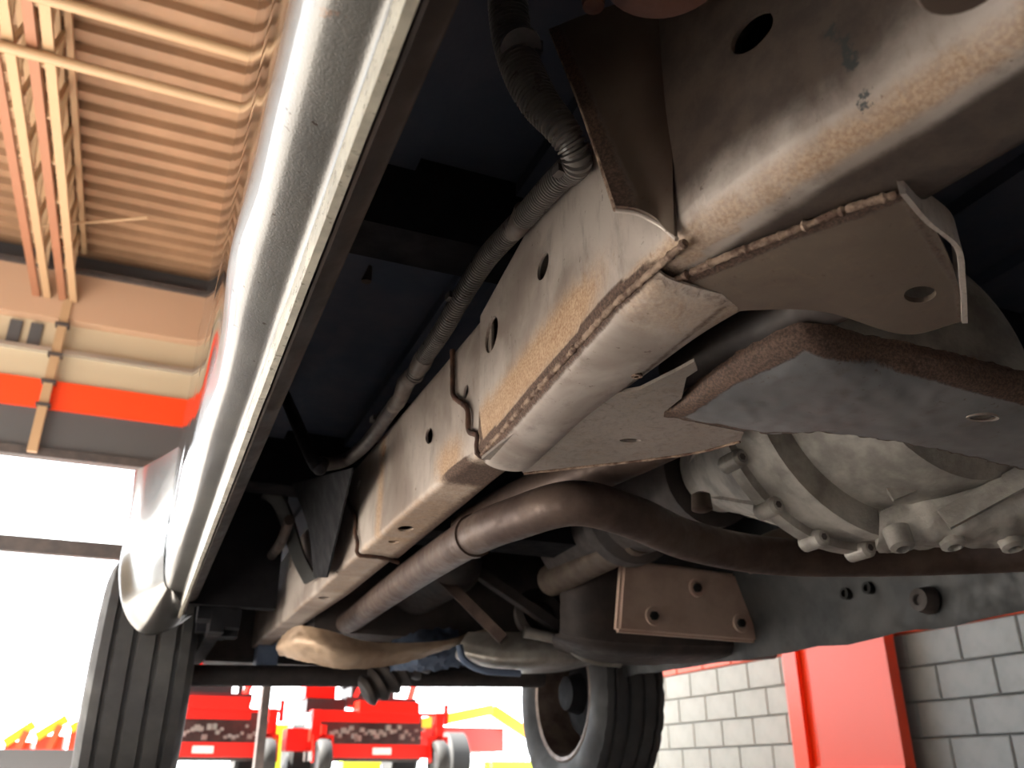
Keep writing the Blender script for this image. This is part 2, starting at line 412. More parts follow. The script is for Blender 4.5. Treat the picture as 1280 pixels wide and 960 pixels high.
def pipe(y, z, label, m, x0=-3.3, x1=XR, r=.035):
    o = MB().tube([(x0, y, z), (x1, y, z)], r, 10).build('conduit', m); tag(o, label, 'pipe', kind=None)
a = U(100, 83, Z=DK-.62); pipe(a.y, a.z, 'pale pipe crossing under the roof joists, lower of the two', M['joist'])
a = U(120, 16, Z=DK-.62); pipe(a.y, a.z, 'pale pipe crossing under the roof joists at the top corner', M['joist'])
o = MB().tube([U(50, 283, Z=DK-.3), U(185, 272, Z=DK-.3)], .012, 8).build('tie_rod', M['joist']); tag(o, 'thin slanting rod under the roof deck just above the head beam', 'rod')
# added fill lamps, unseen: beside the truck, by the block wall, behind the camera
for i, (x, y) in enumerate(((-2.2, .6), (2.9, 3.4), (-2.2, -2.8))):
    r = empty('fill_lamp', (x, y, DK-.7)); tag(r, ('added fill lamp, unseen, beside the truck', 'added fill lamp, unseen, between the truck and the block wall', 'added fill lamp, unseen, behind the camera')[i], 'lamp', 'added fill lamps')
    MB().box((x-.1, y-.8, DK-.72), (x+.1, y+.8, DK-.66)).build('housing', M['white'], r, False)
    MB().tube([(x, y-.75, DK-.75), (x, y+.75, DK-.75)], .025, 10).build('tube', M['lamp'], r)
    MB().bar((x, y, DK-.66), (x, y, DK), .02).build('hanger', M['steel'], r, False)
# ================================================================ TRUCK
T = empty('pickup_truck', (.8, 1.6, 0)); tag(T, 'rusty pickup truck seen from underneath, silver painted rocker panel at left', 'truck')
# ---- rocker: outer sill profile (X, Z)
prof = [(.083,.502),(.0832,.515),(.0825,.533),(.0805,.540),(.076,.5435),(.068,.545),(.059,.5467),(.051,.5485),(.044,.551),(.0375,.556),(.032,.565),(.0275,.579),(.024,.598),(.021,.62),(.0185,.645),(.0165,.67),(.017,.70),(.019,.703),(.0195,.708),(.017,.712),(.0135,.76),(.010,.84),(.008,.95),(.010,1.1),(.015,1.3)]
def sill(y0, y1, prof, t, n, name, mat, **k):
    m = MB(); P = curve([(a, 0, b) for a, b in prof], len(prof)*3); N = []
    for i in range(len(P)):
        d = P[min(i+1, len(P)-1)]-P[max(i-1, 0)]; N.append(Vector((d.z, 0, -d.x)).normalized()*t)
    ring = P + [P[i]+N[i] for i in range(len(P)-1, -1, -1)]; R = len(ring); vs = []; fs = []
    for j in range(n+1):
        y = y0+(y1-y0)*j/n
        for p in ring:
            dent = 0
            if p.z > .54:
                s = math.exp(-((p.z-.585)/.03)**2)
                dent = s*1.6*(.0035*math.exp(-((y-1.05)/.16)**2)-.003*math.exp(-((y-.8)/.10)**2)+.003*math.exp(-((y-1.6)/.2)**2)+.0016*noise.noise(Vector((y*5, 0, 3))))
            dent += .0006*noise.noise(Vector((y*9, p.z*20, 7)))
            vs.append((p.x+dent*(1 if p.z > .54 else .6), y, p.z+dent*.5))
    for j in range(n):
        for i in range(R):
            i2 = (i+1) % R; fs.append((j*R+i, j*R+i2, (j+1)*R+i2, (j+1)*R+i))
    fs.append(tuple(range(R))); fs.append(tuple(range(n*R, (n+1)*R))[::-1])
    return obj(name, vs, fs, mat, T, True, **k)
CHP = [(U(x, y, Z=z), q, w) for x, y, z, q, w in ((337, 70, .5515, .0028, 1), (339, 92, .5515, .0018, 1), (236, 486, .555, .011, 1.2), (233, 468, .555, .005, 1), (375, 205, .545, .004, .8), (368, 213, .545, .003, .8), (360, 205, .545, .002, .8), (255, 365, .556, .003, .7))]
def chips(v):
    return max(max(0, 1-math.hypot((v.y-c.y)/w, (v.x-c.x)*1.3, (v.z-c.z))/(q*1.6)) for c, q, w in CHP) if .2 < v.y < 1.6 else 0
rk = sill(-.35, 2.62, prof, .003, 520, 'rocker_panel', M['paint'], wear=lambda v: 1-smooth01(.575, .62, v.z), flake=chips)
# pinch seam lip
m = MB()
pts = [(.0865+.0006*noise.noise(Vector((y*14/100, 1, 0))), -.35+y*2.98/150, .5165+.0008*noise.noise(Vector((y*.3, 5, 2)))) for y in range(151)]
V = []; Fc = []
for x, y, z in pts: V += [(x-.0062, y, z-.019), (x-.0062, y, z+.017), (x+.001, y, z+.017), (x+.001, y, z-.019)]
for i in range(150):
    for k in range(4): Fc.append((i*4+k, i*4+(k+1) % 4, (i+1)*4+(k+1) % 4, (i+1)*4+k))
Fc += [(0,1,2,3), (603,602,601,600)]
obj('pinch_flange', V, Fc, M['lip'], rk)
# ---- inner sill and floor pan
patch([[(.090, y, .50) for y in (-.35, 1, 2.3, 2.6)], [(.092, y, .535) for y in (-.35, 1, 2.3, 2.6)], [(.118, y, .55) for y in (-.35, 1, 2.3, 2.6)], [(.121, y, .60) for y in (-.35, 1, 2.3, 2.6)], [(.13, y, .95) for y in (-.35, 1, 2.3, 2.6)]], 30, 24, .003, 'inner_sill', M['sill_in'], T)
fp = patch([[(x, y, .93+.0*x) for x in (.10, .4, .8, 1.2, 1.52)] for y in (-.5, 1, 2.5, 4.4)], 30, 60, .01, 'floor_pan', M['pan'], T)
for k in range(6):
    MB().box((.2+k*.22, -.3, .905), (.26+k*.22, 3.8, .93)).build('pan_rib', M['pan'], fp, False)
MB().box((.14, 1.0, .80), (1.5, 1.09, .93)).build('cross_brace', M['blackm'], T, False)
MB().box((.14, 2.2, .78), (1.5, 2.30, .93)).build('cross_brace', M['blackm'], T, False)
# bolts faint on the pan
for q in ((458, 352), (330, 330)):
    p = U(*q, Z=.90); MB().lathe(p, (0, 0, 1), [(0, .009), (.03, .009)], 10).build('pan_plug', M['sill_in'], T)
# far rocker
fr = MB()
pr = [(1.50,.60),(1.545,.47),(1.55,.40),(1.555,.385),(1.562,.40),(1.60,.43),(1.63,.52),(1.64,.60),(1.65,.95),(1.50,.95)]
V = []; Fc = []; n = 60
for j in range(n+1):
    y = -.3+3.1*j/n
    for x, z in pr: V.append((x, y, z+(.012*noise.noise(Vector((y*7, 1, 1))) if z < .43 else 0)+ .02*smooth01(1.6, 2.8, y)))
for j in range(n):
    for i in range(len(pr)): i2 = (i+1) % len(pr); Fc.append((j*10+i, j*10+i2, (j+1)*10+i2, (j+1)*10+i))
Fc += [tuple(range(10)), tuple(range(n*10, n*10+10))[::-1]]
fr = obj('far_rocker', V, Fc, grunge('dark_wet_underseal', (.15, .16, .17), (.22, .22, .22), 8, .5, .1, .6, 90), T)
for q in ((1057, 742), (1085, 735)):
    p = U(*q, X=1.53); MB().lathe(p, (-1, 0, 0), [(-.01, .014), (.006, .014), (.006, .008), (-.004, .008)], 14).build('grommet', M['black'], fr)
p = U(1152, 750, X=1.52); MB().lathe(p, (-1, 0, 0), [(-.02, .03), (.01, .024), (.012, .012), (.004, .010)], 14).build('clamp', M['dark'], fr)
# ---- frame rail
RT_ = [(-.3,.47,.66,.49,.95),(.227,.414,.552,.50,.92),(.303,.400,.535,.50,.90),(.392,.376,.520,.50,.86),(.50,.357,.480,.50,.80),(.616,.353,.455,.50,.715),(.84,.368,.448,.50,.735),(1.058,.386,.462,.50,.725),(1.267,.375,.463,.50,.715),(1.677,.369,.468,.50,.72),(2.177,.367,.470,.50,.735),(2.6,.362,.455,.50,.74),(3.112,.354,.435,.50,.72),(3.5,.350,.43,.50,.62)]
def railpt(y): return lin(RT_, y)
def rail(name, y0, yend, inset, mat, n, wear, tan, ystart=None, rr=None, th=.004, **kw):
    def ring(y, ins):
        xo, xi, zb, zt = railpt(y); xo += ins; xi -= ins; zb += ins; zt -= ins
        r = (rr(y) if rr else .011)-ins*.3; out = []
        cs = [((xo+r, zb+r), math.pi), ((xi-r, zb+r), 1.5*math.pi), ((xi-.01, zt-.01), 0), ((xo+.01, zt-.01), .5*math.pi)]
        rs = [r, r, .01, .01]; seq = []
        for (c, a0), q in zip(cs, rs):
            for k in range(6):
                a = a0+k/5*math.pi/2; seq.append((c[0]+q*math.cos(a), c[1]+q*math.sin(a)))
        full = []
        sub = [0]*24; sub[5] = 9; sub[11] = 12; sub[17] = 6; sub[23] = 24
        for i in range(24):
            full.append(seq[i]); a, b = seq[i], seq[(i+1) % 24]
            for k in range(sub[i]):
                t = (k+1)/(sub[i]+1); full.append((a[0]+(b[0]-a[0])*t, a[1]+(b[1]-a[1])*t))
        return full
    vs = []; R = len(ring(1, 0))
    for ins in (inset, inset+th):
        base = [ring(y0, ins)]
        for j in range(n+1):
            # parameterise each longitudinal line from y0 to its own end
            row0 = ring(y0+(2.0-y0)*0, ins)
            for i in range(R):
                zq = row0[i]; 
                ye = yend(i/R, None, zq) if callable(yend) else yend
                y = y0+(ye-y0)*(j/n); x, z = ring(y, ins)[i]
                vs.append((x+.0008*noise.noise(Vector((x*8, y*6, z*8))), y, z+.0006*noise.noise(Vector((x*8, y*6, z*8+4)))))
    K = (n+1)*R; fs = []
    for j in range(n):
        for i in range(R):
            i2 = (i+1) % R; q = (j*R+i, j*R+i2, (j+1)*R+i2, (j+1)*R+i); fs.append(q); fs.append(tuple(a+K for a in q[::-1]))
    for i in range(R):
        i2 = (i+1) % R; fs.append((i, i2, i2+K, i+K)); a, b = n*R+i, n*R+i2; fs.append((a, b, b+K, a+K))
    return obj(name, vs, fs, mat, T, True, wear, tan, **kw)
def segd(y, z, pts):      # distance in the side view to a polyline
    best = 9
    for (a, b), (c2, d) in zip(pts, pts[1:]):
        vx, vy = c2-a, d-b; t = max(0, min(1, ((y-a)*vx+(z-b)*vy)/(vx*vx+vy*vy+1e-9))); best = min(best, math.hypot(y-a-vx*t, z-b-vy*t))
    return best
def g(d, s): return math.exp(-(d/s)**2)
def sideYZ(pts, X=.372): 
    return [(U(x, y, X=X).y, U(x, y, X=X).z) for x, y in pts]
rustw = sideYZ([(560, 500), (640, 480), (700, 400)])
def wear1(v):
    xo, xi, zb, zt = railpt(v.y)
    w = .25
    if v.y > .44: w = max(w, smooth01(.46, .60, v.y)*max(.95*g(v.z-zb, .012 if v.x < xo+.01 else .02), .9*g(v.x-xo-.004, .012) if v.z < zb+.01 else 0))
    w = max(w, .85*g(segd(v.y, v.z, [(1.03, .5), (1.06, .56), (1.09, .60), (1.12, .66), (1.13, .72)]), .010) if v.y > .95 else 0)
    if v.x > xi-.03 and v.z < zb+.02: w = max(w, .5)
    return w
def tan1(v):
    xo, xi, zb, zt = railpt(v.y); 
    t = .22 + .75*g(v.z-(.535 if v.y < 1.0 else .54), .035)*smooth01(.55, .72, v.y)
    t = max(t, .66*g(v.z-.505, .018) if v.y < .6 and v.x < xo+.03 else 0, .35*g(v.y-.58, .03))
    return t
def wear23(v):
    xo, xi, zb, zt = railpt(v.y); w = .2
    if v.z < zb+.015:
        w = max(w, .8*smooth01(xo+.02, xi, v.x))
        w = max(w, .9*g(v.y-1.15, .08))
    w = max(w, .55*g(v.z-zb, .012))
    return w
def tan23(v):
    xo, xi, zb, zt = railpt(v.y)
    return max(.30, .85*g(math.hypot((v.y-1.18)*.6, v.z-.53), .05), .7*g(v.y-1.57, .04), .6*g(v.z-zb, .02))
def end1(u, y, p):
    x, z = p; t = (z-.5)/.25
    if x > .45 or z < .515: return 1.055 if x < .55 else 1.09
    return 1.05+.035*smooth01(.10, .2, t)+.06*smooth01(.3, .55, t)+.02*t
def darkbrown1(v):  # near rail faces and the underside mixed towards dark brown
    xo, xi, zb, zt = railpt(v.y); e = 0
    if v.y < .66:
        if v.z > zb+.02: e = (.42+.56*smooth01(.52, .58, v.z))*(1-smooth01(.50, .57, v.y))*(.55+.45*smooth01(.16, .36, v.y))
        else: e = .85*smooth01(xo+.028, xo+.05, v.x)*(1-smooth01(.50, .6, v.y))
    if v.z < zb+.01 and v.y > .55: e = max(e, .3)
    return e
FLK = [(U(x, y, X=.395), q) for x, y, q in ((1042, 45, .012), (1060, 62, .012), (1066, 80, .010), (1105, 40, .004))]+[(U(x, y, Z=.52), q) for x, y, q in ((1084, 126, .010), (1092, 120, .008), (1045, 150, .007), (1060, 147, .006), (1195, 28, .010), (1183, 40, .006))]
def flake1(v): return max([max(0, 1-(v-c).length/(q*1.5)) for c, q in FLK]) if v.y < .5 else 0
S1 = rail('frame_rail_front', -.3, end1, 0, M['frame'], 220, wear1, tan1, rr=lambda y: .034-.024*smooth01(.42, .60, y), grime=darkbrown1, flake=flake1)
def end2(u, y, p):
    x, z = p; t = (z-.5)/.22
    return 1.70+.03*smooth01(.1, .25, t)+.12*smooth01(.3, .8, t)+.05*smooth01(.4, .5, x)
S2 = rail('frame_rail_middle', 1.01, end2, .0045, M['frame'], 90, wear23, tan23)
S3 = rail('frame_rail_rear', 1.55, 3.45, .009, M['frame'], 90, wear23, tan23)
# sealer lines where the sections overlap
def seam(fn, ins, name, par):
    pts = []
    y0 = fn(0, 0, (.36, .72)); 
    for k in range(24):
        z = .71-(.71-.505)*k/23; y = fn(0, 0, (.36, z)); xo = railpt(y)[0]; pts.append((xo-.001, y+.002, z))
    for k in range(10):
        y = fn(0, 0, (.36+.1*k/9, .50)); xo, xi, zb, zt = railpt(y); pts.append((xo+.006+(xi-xo-.012)*k/9, y+.002, zb-.001))
    return MB().tube(even(pts, .006), lambda t: .0042+.0012*noise.noise(Vector((t*40, 0, 0))), 8).build(name, M['seal'], par)
seam(end1, 0, 'seam_sealer', S1); seam(end2, .0045, 'seam_sealer', S2)
# holes: (px, py, r_along, r_up, tilt)
def drill(o, lst, X, r=.02, deep=.03):
    mb = MB()
    for x, y, a, b, t in lst:
        p = U(x, y, X=X(U(x, y, X=.37).y) if callable(X) else X); ell(mb, p, 'X', a, b, deep, t)
    cut(o, mb)
XO = lambda y: railpt(y)[0]
drill(S1, [(679, 333, .019, .016, 0), (613, 418, .032, .025, .1), (585, 490, .010, .011, 0), (588, 411, .010, .009, 0), (940, 42, .022, .016, .3)], XO)
drill(S2, [(585, 490, .010, .011, 0), (538, 545, .022, .013, .5), (481, 563, .014, .012, 0), (449, 608, .015, .013, 0)], lambda y: XO(y)+.005)
drill(S3, [(424, 662, .013, .011, 0), (363, 705, .02, .014, 0)], lambda y: XO(y)+.009)
def drillz(o, lst):
    mb = MB()
    for x, y, a, b in lst: ell(mb, U(x, y, Z=.50), 'Z', a, b, .03)
    cut(o, mb)
drillz(S2, [(507, 664, .014, .020), (492, 680, .010, .012)])
drillz(S3, [(418, 722, .008, .010), (405, 752, .016, .02)])
# weld bead and folded edge along the bottom of the front section
pts = [(railpt(y)[0]+.004, y, railpt(y)[2]-.001) for y in [.50+.55*k/40 for k in range(41)]]
MB().tube(even(pts, .003), lambda t: .0034+.0022*noise.noise(Vector((t*90, 0, 0))), 10).build('weld_bead', M['weld'], S1)
# lower channel under the seam
rows = []
for k, (dx, dz) in enumerate(((.006, .499), (.014, .489), (.035, .484), (.060, .485), (.078, .492), (.083, .503))):
    r = []
    for y in (.545, .62, .72, .84, .95, 1.05):
        xo, xi, zb, zt = railpt(y); w = (xi-xo+.004)/.083
        e = smooth01(.52, .60, y)
        r.append((xo+dx*w, y, .5+(dz-.5)*(.35+.65*e)))
    rows.append(r)
def wlc(v):
    xo = railpt(v.y)[0]; return max(.2, .75*g(v.x-xo-.005, .006), .6*g(v.x-xo-.085, .010), .5*g(v.y-.55, .03))
patch(rows, 60, 24, .003, 'lower_channel', M['frame'], S1, wear=wlc, tan=lambda v: .25+.3*g(v.y-.58, .05))
# lumpy nut at the channel's side hole
p = U(796, 468, Z=.484)
q = MB().lathe(p, (0, 0, 1), [(0, .006), (-.003, .006), (-.003, .003), (.003, .003)], 10); q.build('nut', M['weld'], S1)
# flange plate hanging inboard of the seam
poly = [(602, 574), (660, 528), (735, 497), (800, 487), (850, 462), (868, 452), (872, 463), (858, 472), (852, 498), (832, 514), (870, 528), (930, 540), (925, 552), (870, 566), (800, 576), (735, 583), (690, 590), (655, 592), (640, 577)]
fl = MB().prism([U(x, y, Z=.487) for x, y in poly], (0, 0, .004)).build('flange_plate', M['frame_mid'], T, False, wear=lambda v: .45, tan=lambda v: .35)
mb = MB(); ell(mb, U(788, 549, Z=.489), 'Z', .014, .007, .02, -.3); cut(fl, mb)
MB().tube(even([U(x, y, Z=.486) for x, y in ((655, 592), (735, 583), (800, 576), (870, 566), (925, 552))], .004), lambda t: .002+.001*noise.noise(Vector((t*30, 2, 0))), 8).build('rust_edge', M['weld'], fl)
# ---- mounting bracket welded beneath the rail
rows = [[(845, 352, .4955), (905, 322, .4955), (985, 292, .4955), (1060, 262, .4955), (1127, 241, .4955)],
        [(862, 368, .491), (925, 348, .489), (1010, 325, .487), (1090, 300, .486), (1168, 285, .487)],
        [(880, 384, .491), (945, 370, .487), (1030, 358, .484), (1115, 350, .483), (1196, 350, .485)],
        [(890, 396, .494), (938, 388, .490), (1030, 390, .486), (1130, 418, .484), (1202, 402, .486)]]
def wbr(v):
    return max(.38, .95*g(segd(v.x, v.y, [(U(a, b, Z=.495).x, U(a, b, Z=.495).y) for a, b in ((845, 352), (985, 292), (1127, 241))]), .012), .6*g(segd(v.x, v.y, [(U(a, b, Z=.49).x, U(a, b, Z=.49).y) for a, b in ((1127, 241), (1196, 350), (1202, 402))]), .008))
bk = patch([[U(x, y, Z=z) for x, y, z in r] for r in rows], 70, 40, .005, 'mount_bracket', M['frame_dark'], T, wear=wbr, tan=lambda v: .30)
mb = MB(); ell(mb, U(1149, 364, Z=.487), 'Z', .017, .012, .04, .3); cut(bk, mb)
MB().tube(even([U(x, y, Z=.495) for x, y in ((845, 350), (905, 322), (985, 291), (1060, 261), (1120, 243))], .003), lambda t: .0035+.0028*noise.noise(Vector((t*70, 0, 5))), 10).build('weld_bead', M['weld'], bk)
eg = [U(1125, 240, Z=.49), U(1155, 275, Z=.487), U(1193, 308, Z=.485), U(1200, 350, Z=.484), U(1203, 402, Z=.485)]
eg = even(eg, .006)
V = []; Fc = []
for p in eg:
    V += [p+Vector((-.001, 0, -.002)), p+Vector((.004, -.002, -.002)), p+Vector((.004, -.002, .03)), p+Vector((-.001, 0, .03))]
for i in range(len(eg)-1):
    for k in range(4): Fc.append((i*4+k, i*4+(k+1) % 4, (i+1)*4+(k+1) % 4, (i+1)*4+k))
Fc += [(0,1,2,3), tuple(len(V)-1-k for k in range(4))]
obj('bracket_lip', V, Fc, M['frame'], bk, True, wear=lambda v: .45, tan=lambda v: .3)
# ---- crossmember plate
rows = [[(836, 506, .499), (905, 452, .499), (1000, 404, .499), (1090, 420, .498), (1180, 438, .498), (1300, 470, .498)],
        [(836, 509, .493), (912, 460, .488), (1003, 425, .484), (1092, 442, .484), (1180, 452, .484), (1300, 478, .486)],
        [(836, 513, .486), (925, 484, .474), (1020, 462, .468), (1105, 474, .466), (1190, 484, .466), (1300, 506, .466)],
        [(833, 517, .484), (940, 515, .470), (1030, 508, .462), (1110, 518, .459), (1195, 532, .458), (1300, 550, .458)],
        [(829, 521, .484), (950, 541, .472), (1030, 541, .464), (1115, 552, .461), (1200, 568, .460), (1300, 592, .460)]]
cw = [[U(x, y, Z=z) for x, y, z in r] for r in rows]
edge = [(p.x, p.y) for p in (cw[0]+[])]; edge2 = [(p.x, p.y) for p in cw[4]]
def wcm(v):
    d = segd(v.x, v.y, edge); e2 = segd(v.x, v.y, edge2)
    return max(.22, .9*(1-smooth01(.006, .024, d)), .8*g(e2, .006), .9*g(math.hypot(v.x-edge[0][0]-.02, v.y-edge[0][1]-.01), .03))
cm = patch(cw, 110, 60, .004, 'crossmember', M['skid'], T, wear=wcm, tan=lambda v: .1, rough=.0016, jag=.005)
mb = MB(); ell(mb, U(1228, 522, Z=.461), 'Z', .016, .008, .05, -.2); cut(cm, mb)
p = U(1228, 522, Z=.459)
V = []; Fc = []
for k in range(20):
    a = 2*math.pi*k/20
    for rr, dz in ((1, 0), (1.22, -.001), (1.22, .003)):
        x, y = .016*rr*math.cos(a), .008*rr*math.sin(a); V.append(p+Vector((x*math.cos(-.2)-y*math.sin(-.2), x*math.sin(-.2)+y*math.cos(-.2), dz)))
for k in range(20):
    k2 = (k+1) % 20; Fc += [(k*3, k2*3, k2*3+1, k*3+1), (k*3+1, k2*3+1, k2*3+2, k*3+2)]
obj('hole_rim', V, Fc, M['frame'], cm, wear=lambda v: .3, tan=lambda v: .2)
MB().tube([U(850, 470, Z=.53), U(1000, 385, Z=.53), U(1100, 330, Z=.53)], .032, 20).build('front_pipe', M['dark'], T)
# ---- body mount gusset with its cup
poly = [(690, 55), (712, 110), (735, 165), (752, 215), (770, 262)]
gp = [U(700, 60, X=.30), U(730, 150, X=.31), U(752, 215, X=.318), U(770, 262, X=.325)]
rows = [[U(690, 40, X=.300), U(722, 120, X=.305), U(745, 185, X=.312), U(770, 262, X=.318)],
        [U(740, 20, X=.320), U(762, 110, X=.325), U(780, 185, X=.330), U(797, 266, X=.333)],
        [U(800, 0, X=.345), U(806, 110, X=.345), U(815, 200, X=.347), U(826, 281, X=.350)],
        [U(835, -20, X=.372), U(838, 100, X=.367), U(842, 200, X=.360), U(847, 298, X=.356)]]
gs = patch(rows, 40, 24, .005, 'body_mount_gusset', M['frame_dark'], T, wear=lambda v: max(.3, 1.0*g(segd(v.y, v.z, [(a.y, a.z) for a in rows[0]]), .018)), tan=lambda v: .2)
MB().tube(even(rows[0], .004), .0028, 8).build('gusset_edge', M['weld'], gs)
MB().tube(even([U(770, 263, X=.318), U(797, 267, X=.333), U(826, 282, X=.350), U(846, 299, X=.355)], .004), .0022, 8).build('gusset_lip', M['frame'], gs)
c0 = U(832, -42, Z=.66)
MB().lathe(c0, (0, 0, 1), [(-.004, .0), (-.004, .035), (0, .050), (.006, .052), (.03, .045), (.05, .03)], 36).build('body_mount_washer', M['cup'], T)
MB().lathe(U(742, 8, Z=.74), (0, 0, 1), [(0, .010), (.02, .012)], 12).build('bolt_end', M['cup'], T)
MB().lathe(U(1205, -22, Z=.485), (0, 0, 1), [(0, .0), (0, .022), (.004, .024), (.03, .02)], 24).build('rail_plug', M['frame_dark'], T)
# ---- corrugated conduit
def ribbed(path, r, pitch, name, par, amp=.15):
    pts = even(path, pitch/6); n = len(pts)-1; rr = r if callable(r) else (lambda t: r)
    return MB().tube(pts, lambda t: rr(t)*(1+amp*(1 if (round(t*n) % 6) in (0, 1, 2) else -.6)), 20).build(name, M['hose'], par)
hp = [U(634, -40, X=.255), U(636, 20, X=.262), U(648, 75, X=.272), U(672, 125, X=.288), U(704, 165, X=.308), U(722, 200, X=.328)]
h1 = ribbed(hp+[U(712, 216, X=.336)], lambda t: .0195-.0065*smooth01(.45, .95, t), .0058, 'upper_conduit', T)
hq = [U(718, 205, X=.335), U(690, 233, X=.338), U(655, 272, X=.345)]
h2 = ribbed(hq, .0130, .0056, 'middle_conduit', T)
hr = [U(648, 280, X=.345), U(612, 318, X=.345), U(590, 350, X=.345), U(572, 380, X=.345), U(552, 415, X=.345), U(528, 450, X=.346), U(518, 470, X=.346)]
h3 = ribbed(hr, .0130, .0056, 'lower_conduit', T)
MB().tube(even([U(657, 262, X=.343), U(648, 282, X=.345), U(638, 290, X=.345)], .003), .0138, 18).build('tape_wrap', M['tape'], h2)
MB().tube(even([U(531, 446, X=.346), U(520, 465, X=.346), U(508, 478, X=.346), U(500, 498, X=.346), U(492, 508, X=.347)], .004), lambda t: .0155+.0022*noise.noise(Vector((t*6, 0, 0)))-.002*t, 14).build('tape_wrap', M['tape'], h3)
MB().tube(even([U(498, 500, X=.347), U(480, 525, X=.348), U(466, 545, X=.346), U(450, 562, X=.34), U(432, 575, X=.325), U(412, 580, X=.29), U(402, 579, X=.27)], .006), .0135, 16).build('tail_tube', grunge('grey_tube', (.36, .34, .33), (.28, .26, .26), 20, .45), T)
MB().tube(even([U(404, 579, X=.274), U(392, 576, X=.24), (.2, 1.9, .93)], .01), .0125, 14).build('tail_tube', M['blackm'], T)  # far end of the tube, its fade into shade put into a black colour
def clip(cx, cy, X, dirp, par, r=.0148):
    a = U(cx, cy, X=X); b = U(*dirp, X=X); d = (b-a).normalized()
    mb = MB().tube([a-d*.0035, a+d*.0035], r, 24); mb.build('conduit_clip', M['clip'], par)
    u = d.cross(Vector((1, 0, 0))).normalized()
    return a, d, u
a, d, u = clip(651, 58, .268, (660, 85), h1, .0215)
MB().box(a+Vector((.014, -.006, -.004)), a+Vector((.023, .008, .011))).build('clip_head', M['clip'], h1, False)
a, d, u = clip(718, 208, .332, (712, 214), h2, .0148)
MB().bar(a+Vector((-.014, 0, -.006)), a+Vector((-.016, .012, -.006)), .009).build('clip_head', M['clip'], h2, False)
a, d, u = clip(576, 372, .345, (570, 382), h3)
MB().bar(a+Vector((-.014, -.004, 0)), a+Vector((-.016, .010, 0)), .010).build('clip_head', M['clip'], h3, False)
a, d, u = clip(478, 524, .348, (470, 536), h3, .0146)
MB().bar(a+Vector((-.014, -.004, 0)), a+Vector((-.016, .014, 0)), .010).build('clip_head', M['clip'], h3, False)
# ---- outrigger strap and dark sheet beside the rail
rows = [[U(332, 612, X=.26), U(350, 618, X=.29), U(362, 640, X=.32), U(378, 690, X=.345), U(394, 722, X=.352)],
        [U(326, 622, X=.26), U(340, 632, X=.285), U(350, 655, X=.315), U(365, 700, X=.342), U(380, 730, X=.350)]]
patch(rows, 30, 4, .006, 'outrigger_strap', M['black'], T)
patch([[U(440, 585, X=.30), U(425, 650, X=.33), U(408, 722, X=.352)], [U(365, 605, X=.29), U(385, 660, X=.32), U(392, 722, X=.350)]], 20, 12, .004, 'outrigger_sheet', M['blackm'], T)
MB().tube(even([U(320, 730, X=.32), U(332, 705, X=.32), U(350, 680, X=.31), U(362, 650, X=.30)], .01), .014, 14).build('brake_hose', M['sill_in'], T)
# ---- exhaust Y pipe
ex = [(.60, 3.0, .56), U(440, 775, Z=.52), U(480, 745, Z=.50), U(535, 706, Z=.48), U(592, 670, Z=.462), U(645, 648, Z=.458), (.55, 1.09, .46), (.66, 1.11, .455), (.80, 1.18, .45), (.98, 1.22, .45), (1.15, 1.20, .455), (1.35, 1.12, .46), (1.6, 1.0, .47)]
ep = MB().tube(even(ex, .01), .033, 24).build('exhaust_pipe', M['exh'], T)
_ep = even(ex, .01); _k = min(range(len(_ep)), key=lambda i: (_ep[i]-Vector(ex[4])).length)
MB().tube(_ep[_k-1:_k+2], .0365, 24).build('pipe_collar', M['exh'], ep)
MB().tube(even([(.53, 1.5, .52), (.55, 1.30, .52), (.60, 1.15, .53), (.68, 1.0, .56), (.75, .8, .6)], .01), .035, 20).build('second_pipe', M['exh'], T)
MB().tube(even([U(930, 700, D=1.72), U(1000, 675, D=1.72), U(1090, 690, D=1.75), U(1280, 680, D=1.8)], .01), .03, 18).build('heat_tube', M['exh2'], T)
# driveshaft
MB().tube([U(800, 668, Y=1.7), U(690, 725, Y=2.2)], .045, 24).build('drive_shaft', M['exh2'], T)
# ---- bell housing
bh = MB(); cx, cz = 1.03, .665
def rf(j, k, r): return r*(1+.05*(1 if k % 8 in (0,) else 0)*(1 if 4 <= j <= 8 else 0))
bh.lathe((cx, 1.42, cz), (0, -1, 0), [(0, .07), (.02, .085), (.06, .088), (.07, .10), (.14, .125), (.24, .175), (.33, .215), (.335, .238), (.36, .238), (.362, .225), (.42, .225), (.425, .24), (.45, .24), (.455, .20), (.6, .19), (.64, .12)], 64)
bell = bh.build('bell_housing', M['cast'], T)
for k in range(16):
    a = math.pi*(1.0+k/8)+.1
    dv = Vector((math.cos(a), 0, math.sin(a)))
    mbb = MB().lathe(Vector((cx, 1.095, cz))+dv*.235, (0, -1, 0), [(0, .008), (.005, .015), (.045, .015), (.05, .010)], 14); mbb.build('bolt_boss', M['cast'], bell)
    MB().lathe(Vector((cx, 1.05, cz))+dv*.235, (0, -1, 0), [(-.004, .006), (.005, .006), (.006, .003)], 6).build('bolt', M['dark'], bell, False)
    if k % 2 == 0:
        q = Vector((cx, 1.34, cz))+dv*.098; w = Vector((cx, 1.12, cz))+dv*.205
        MB().bar(q, w, .006, .012, up=dv).build('rib', M['cast'], bell, False)
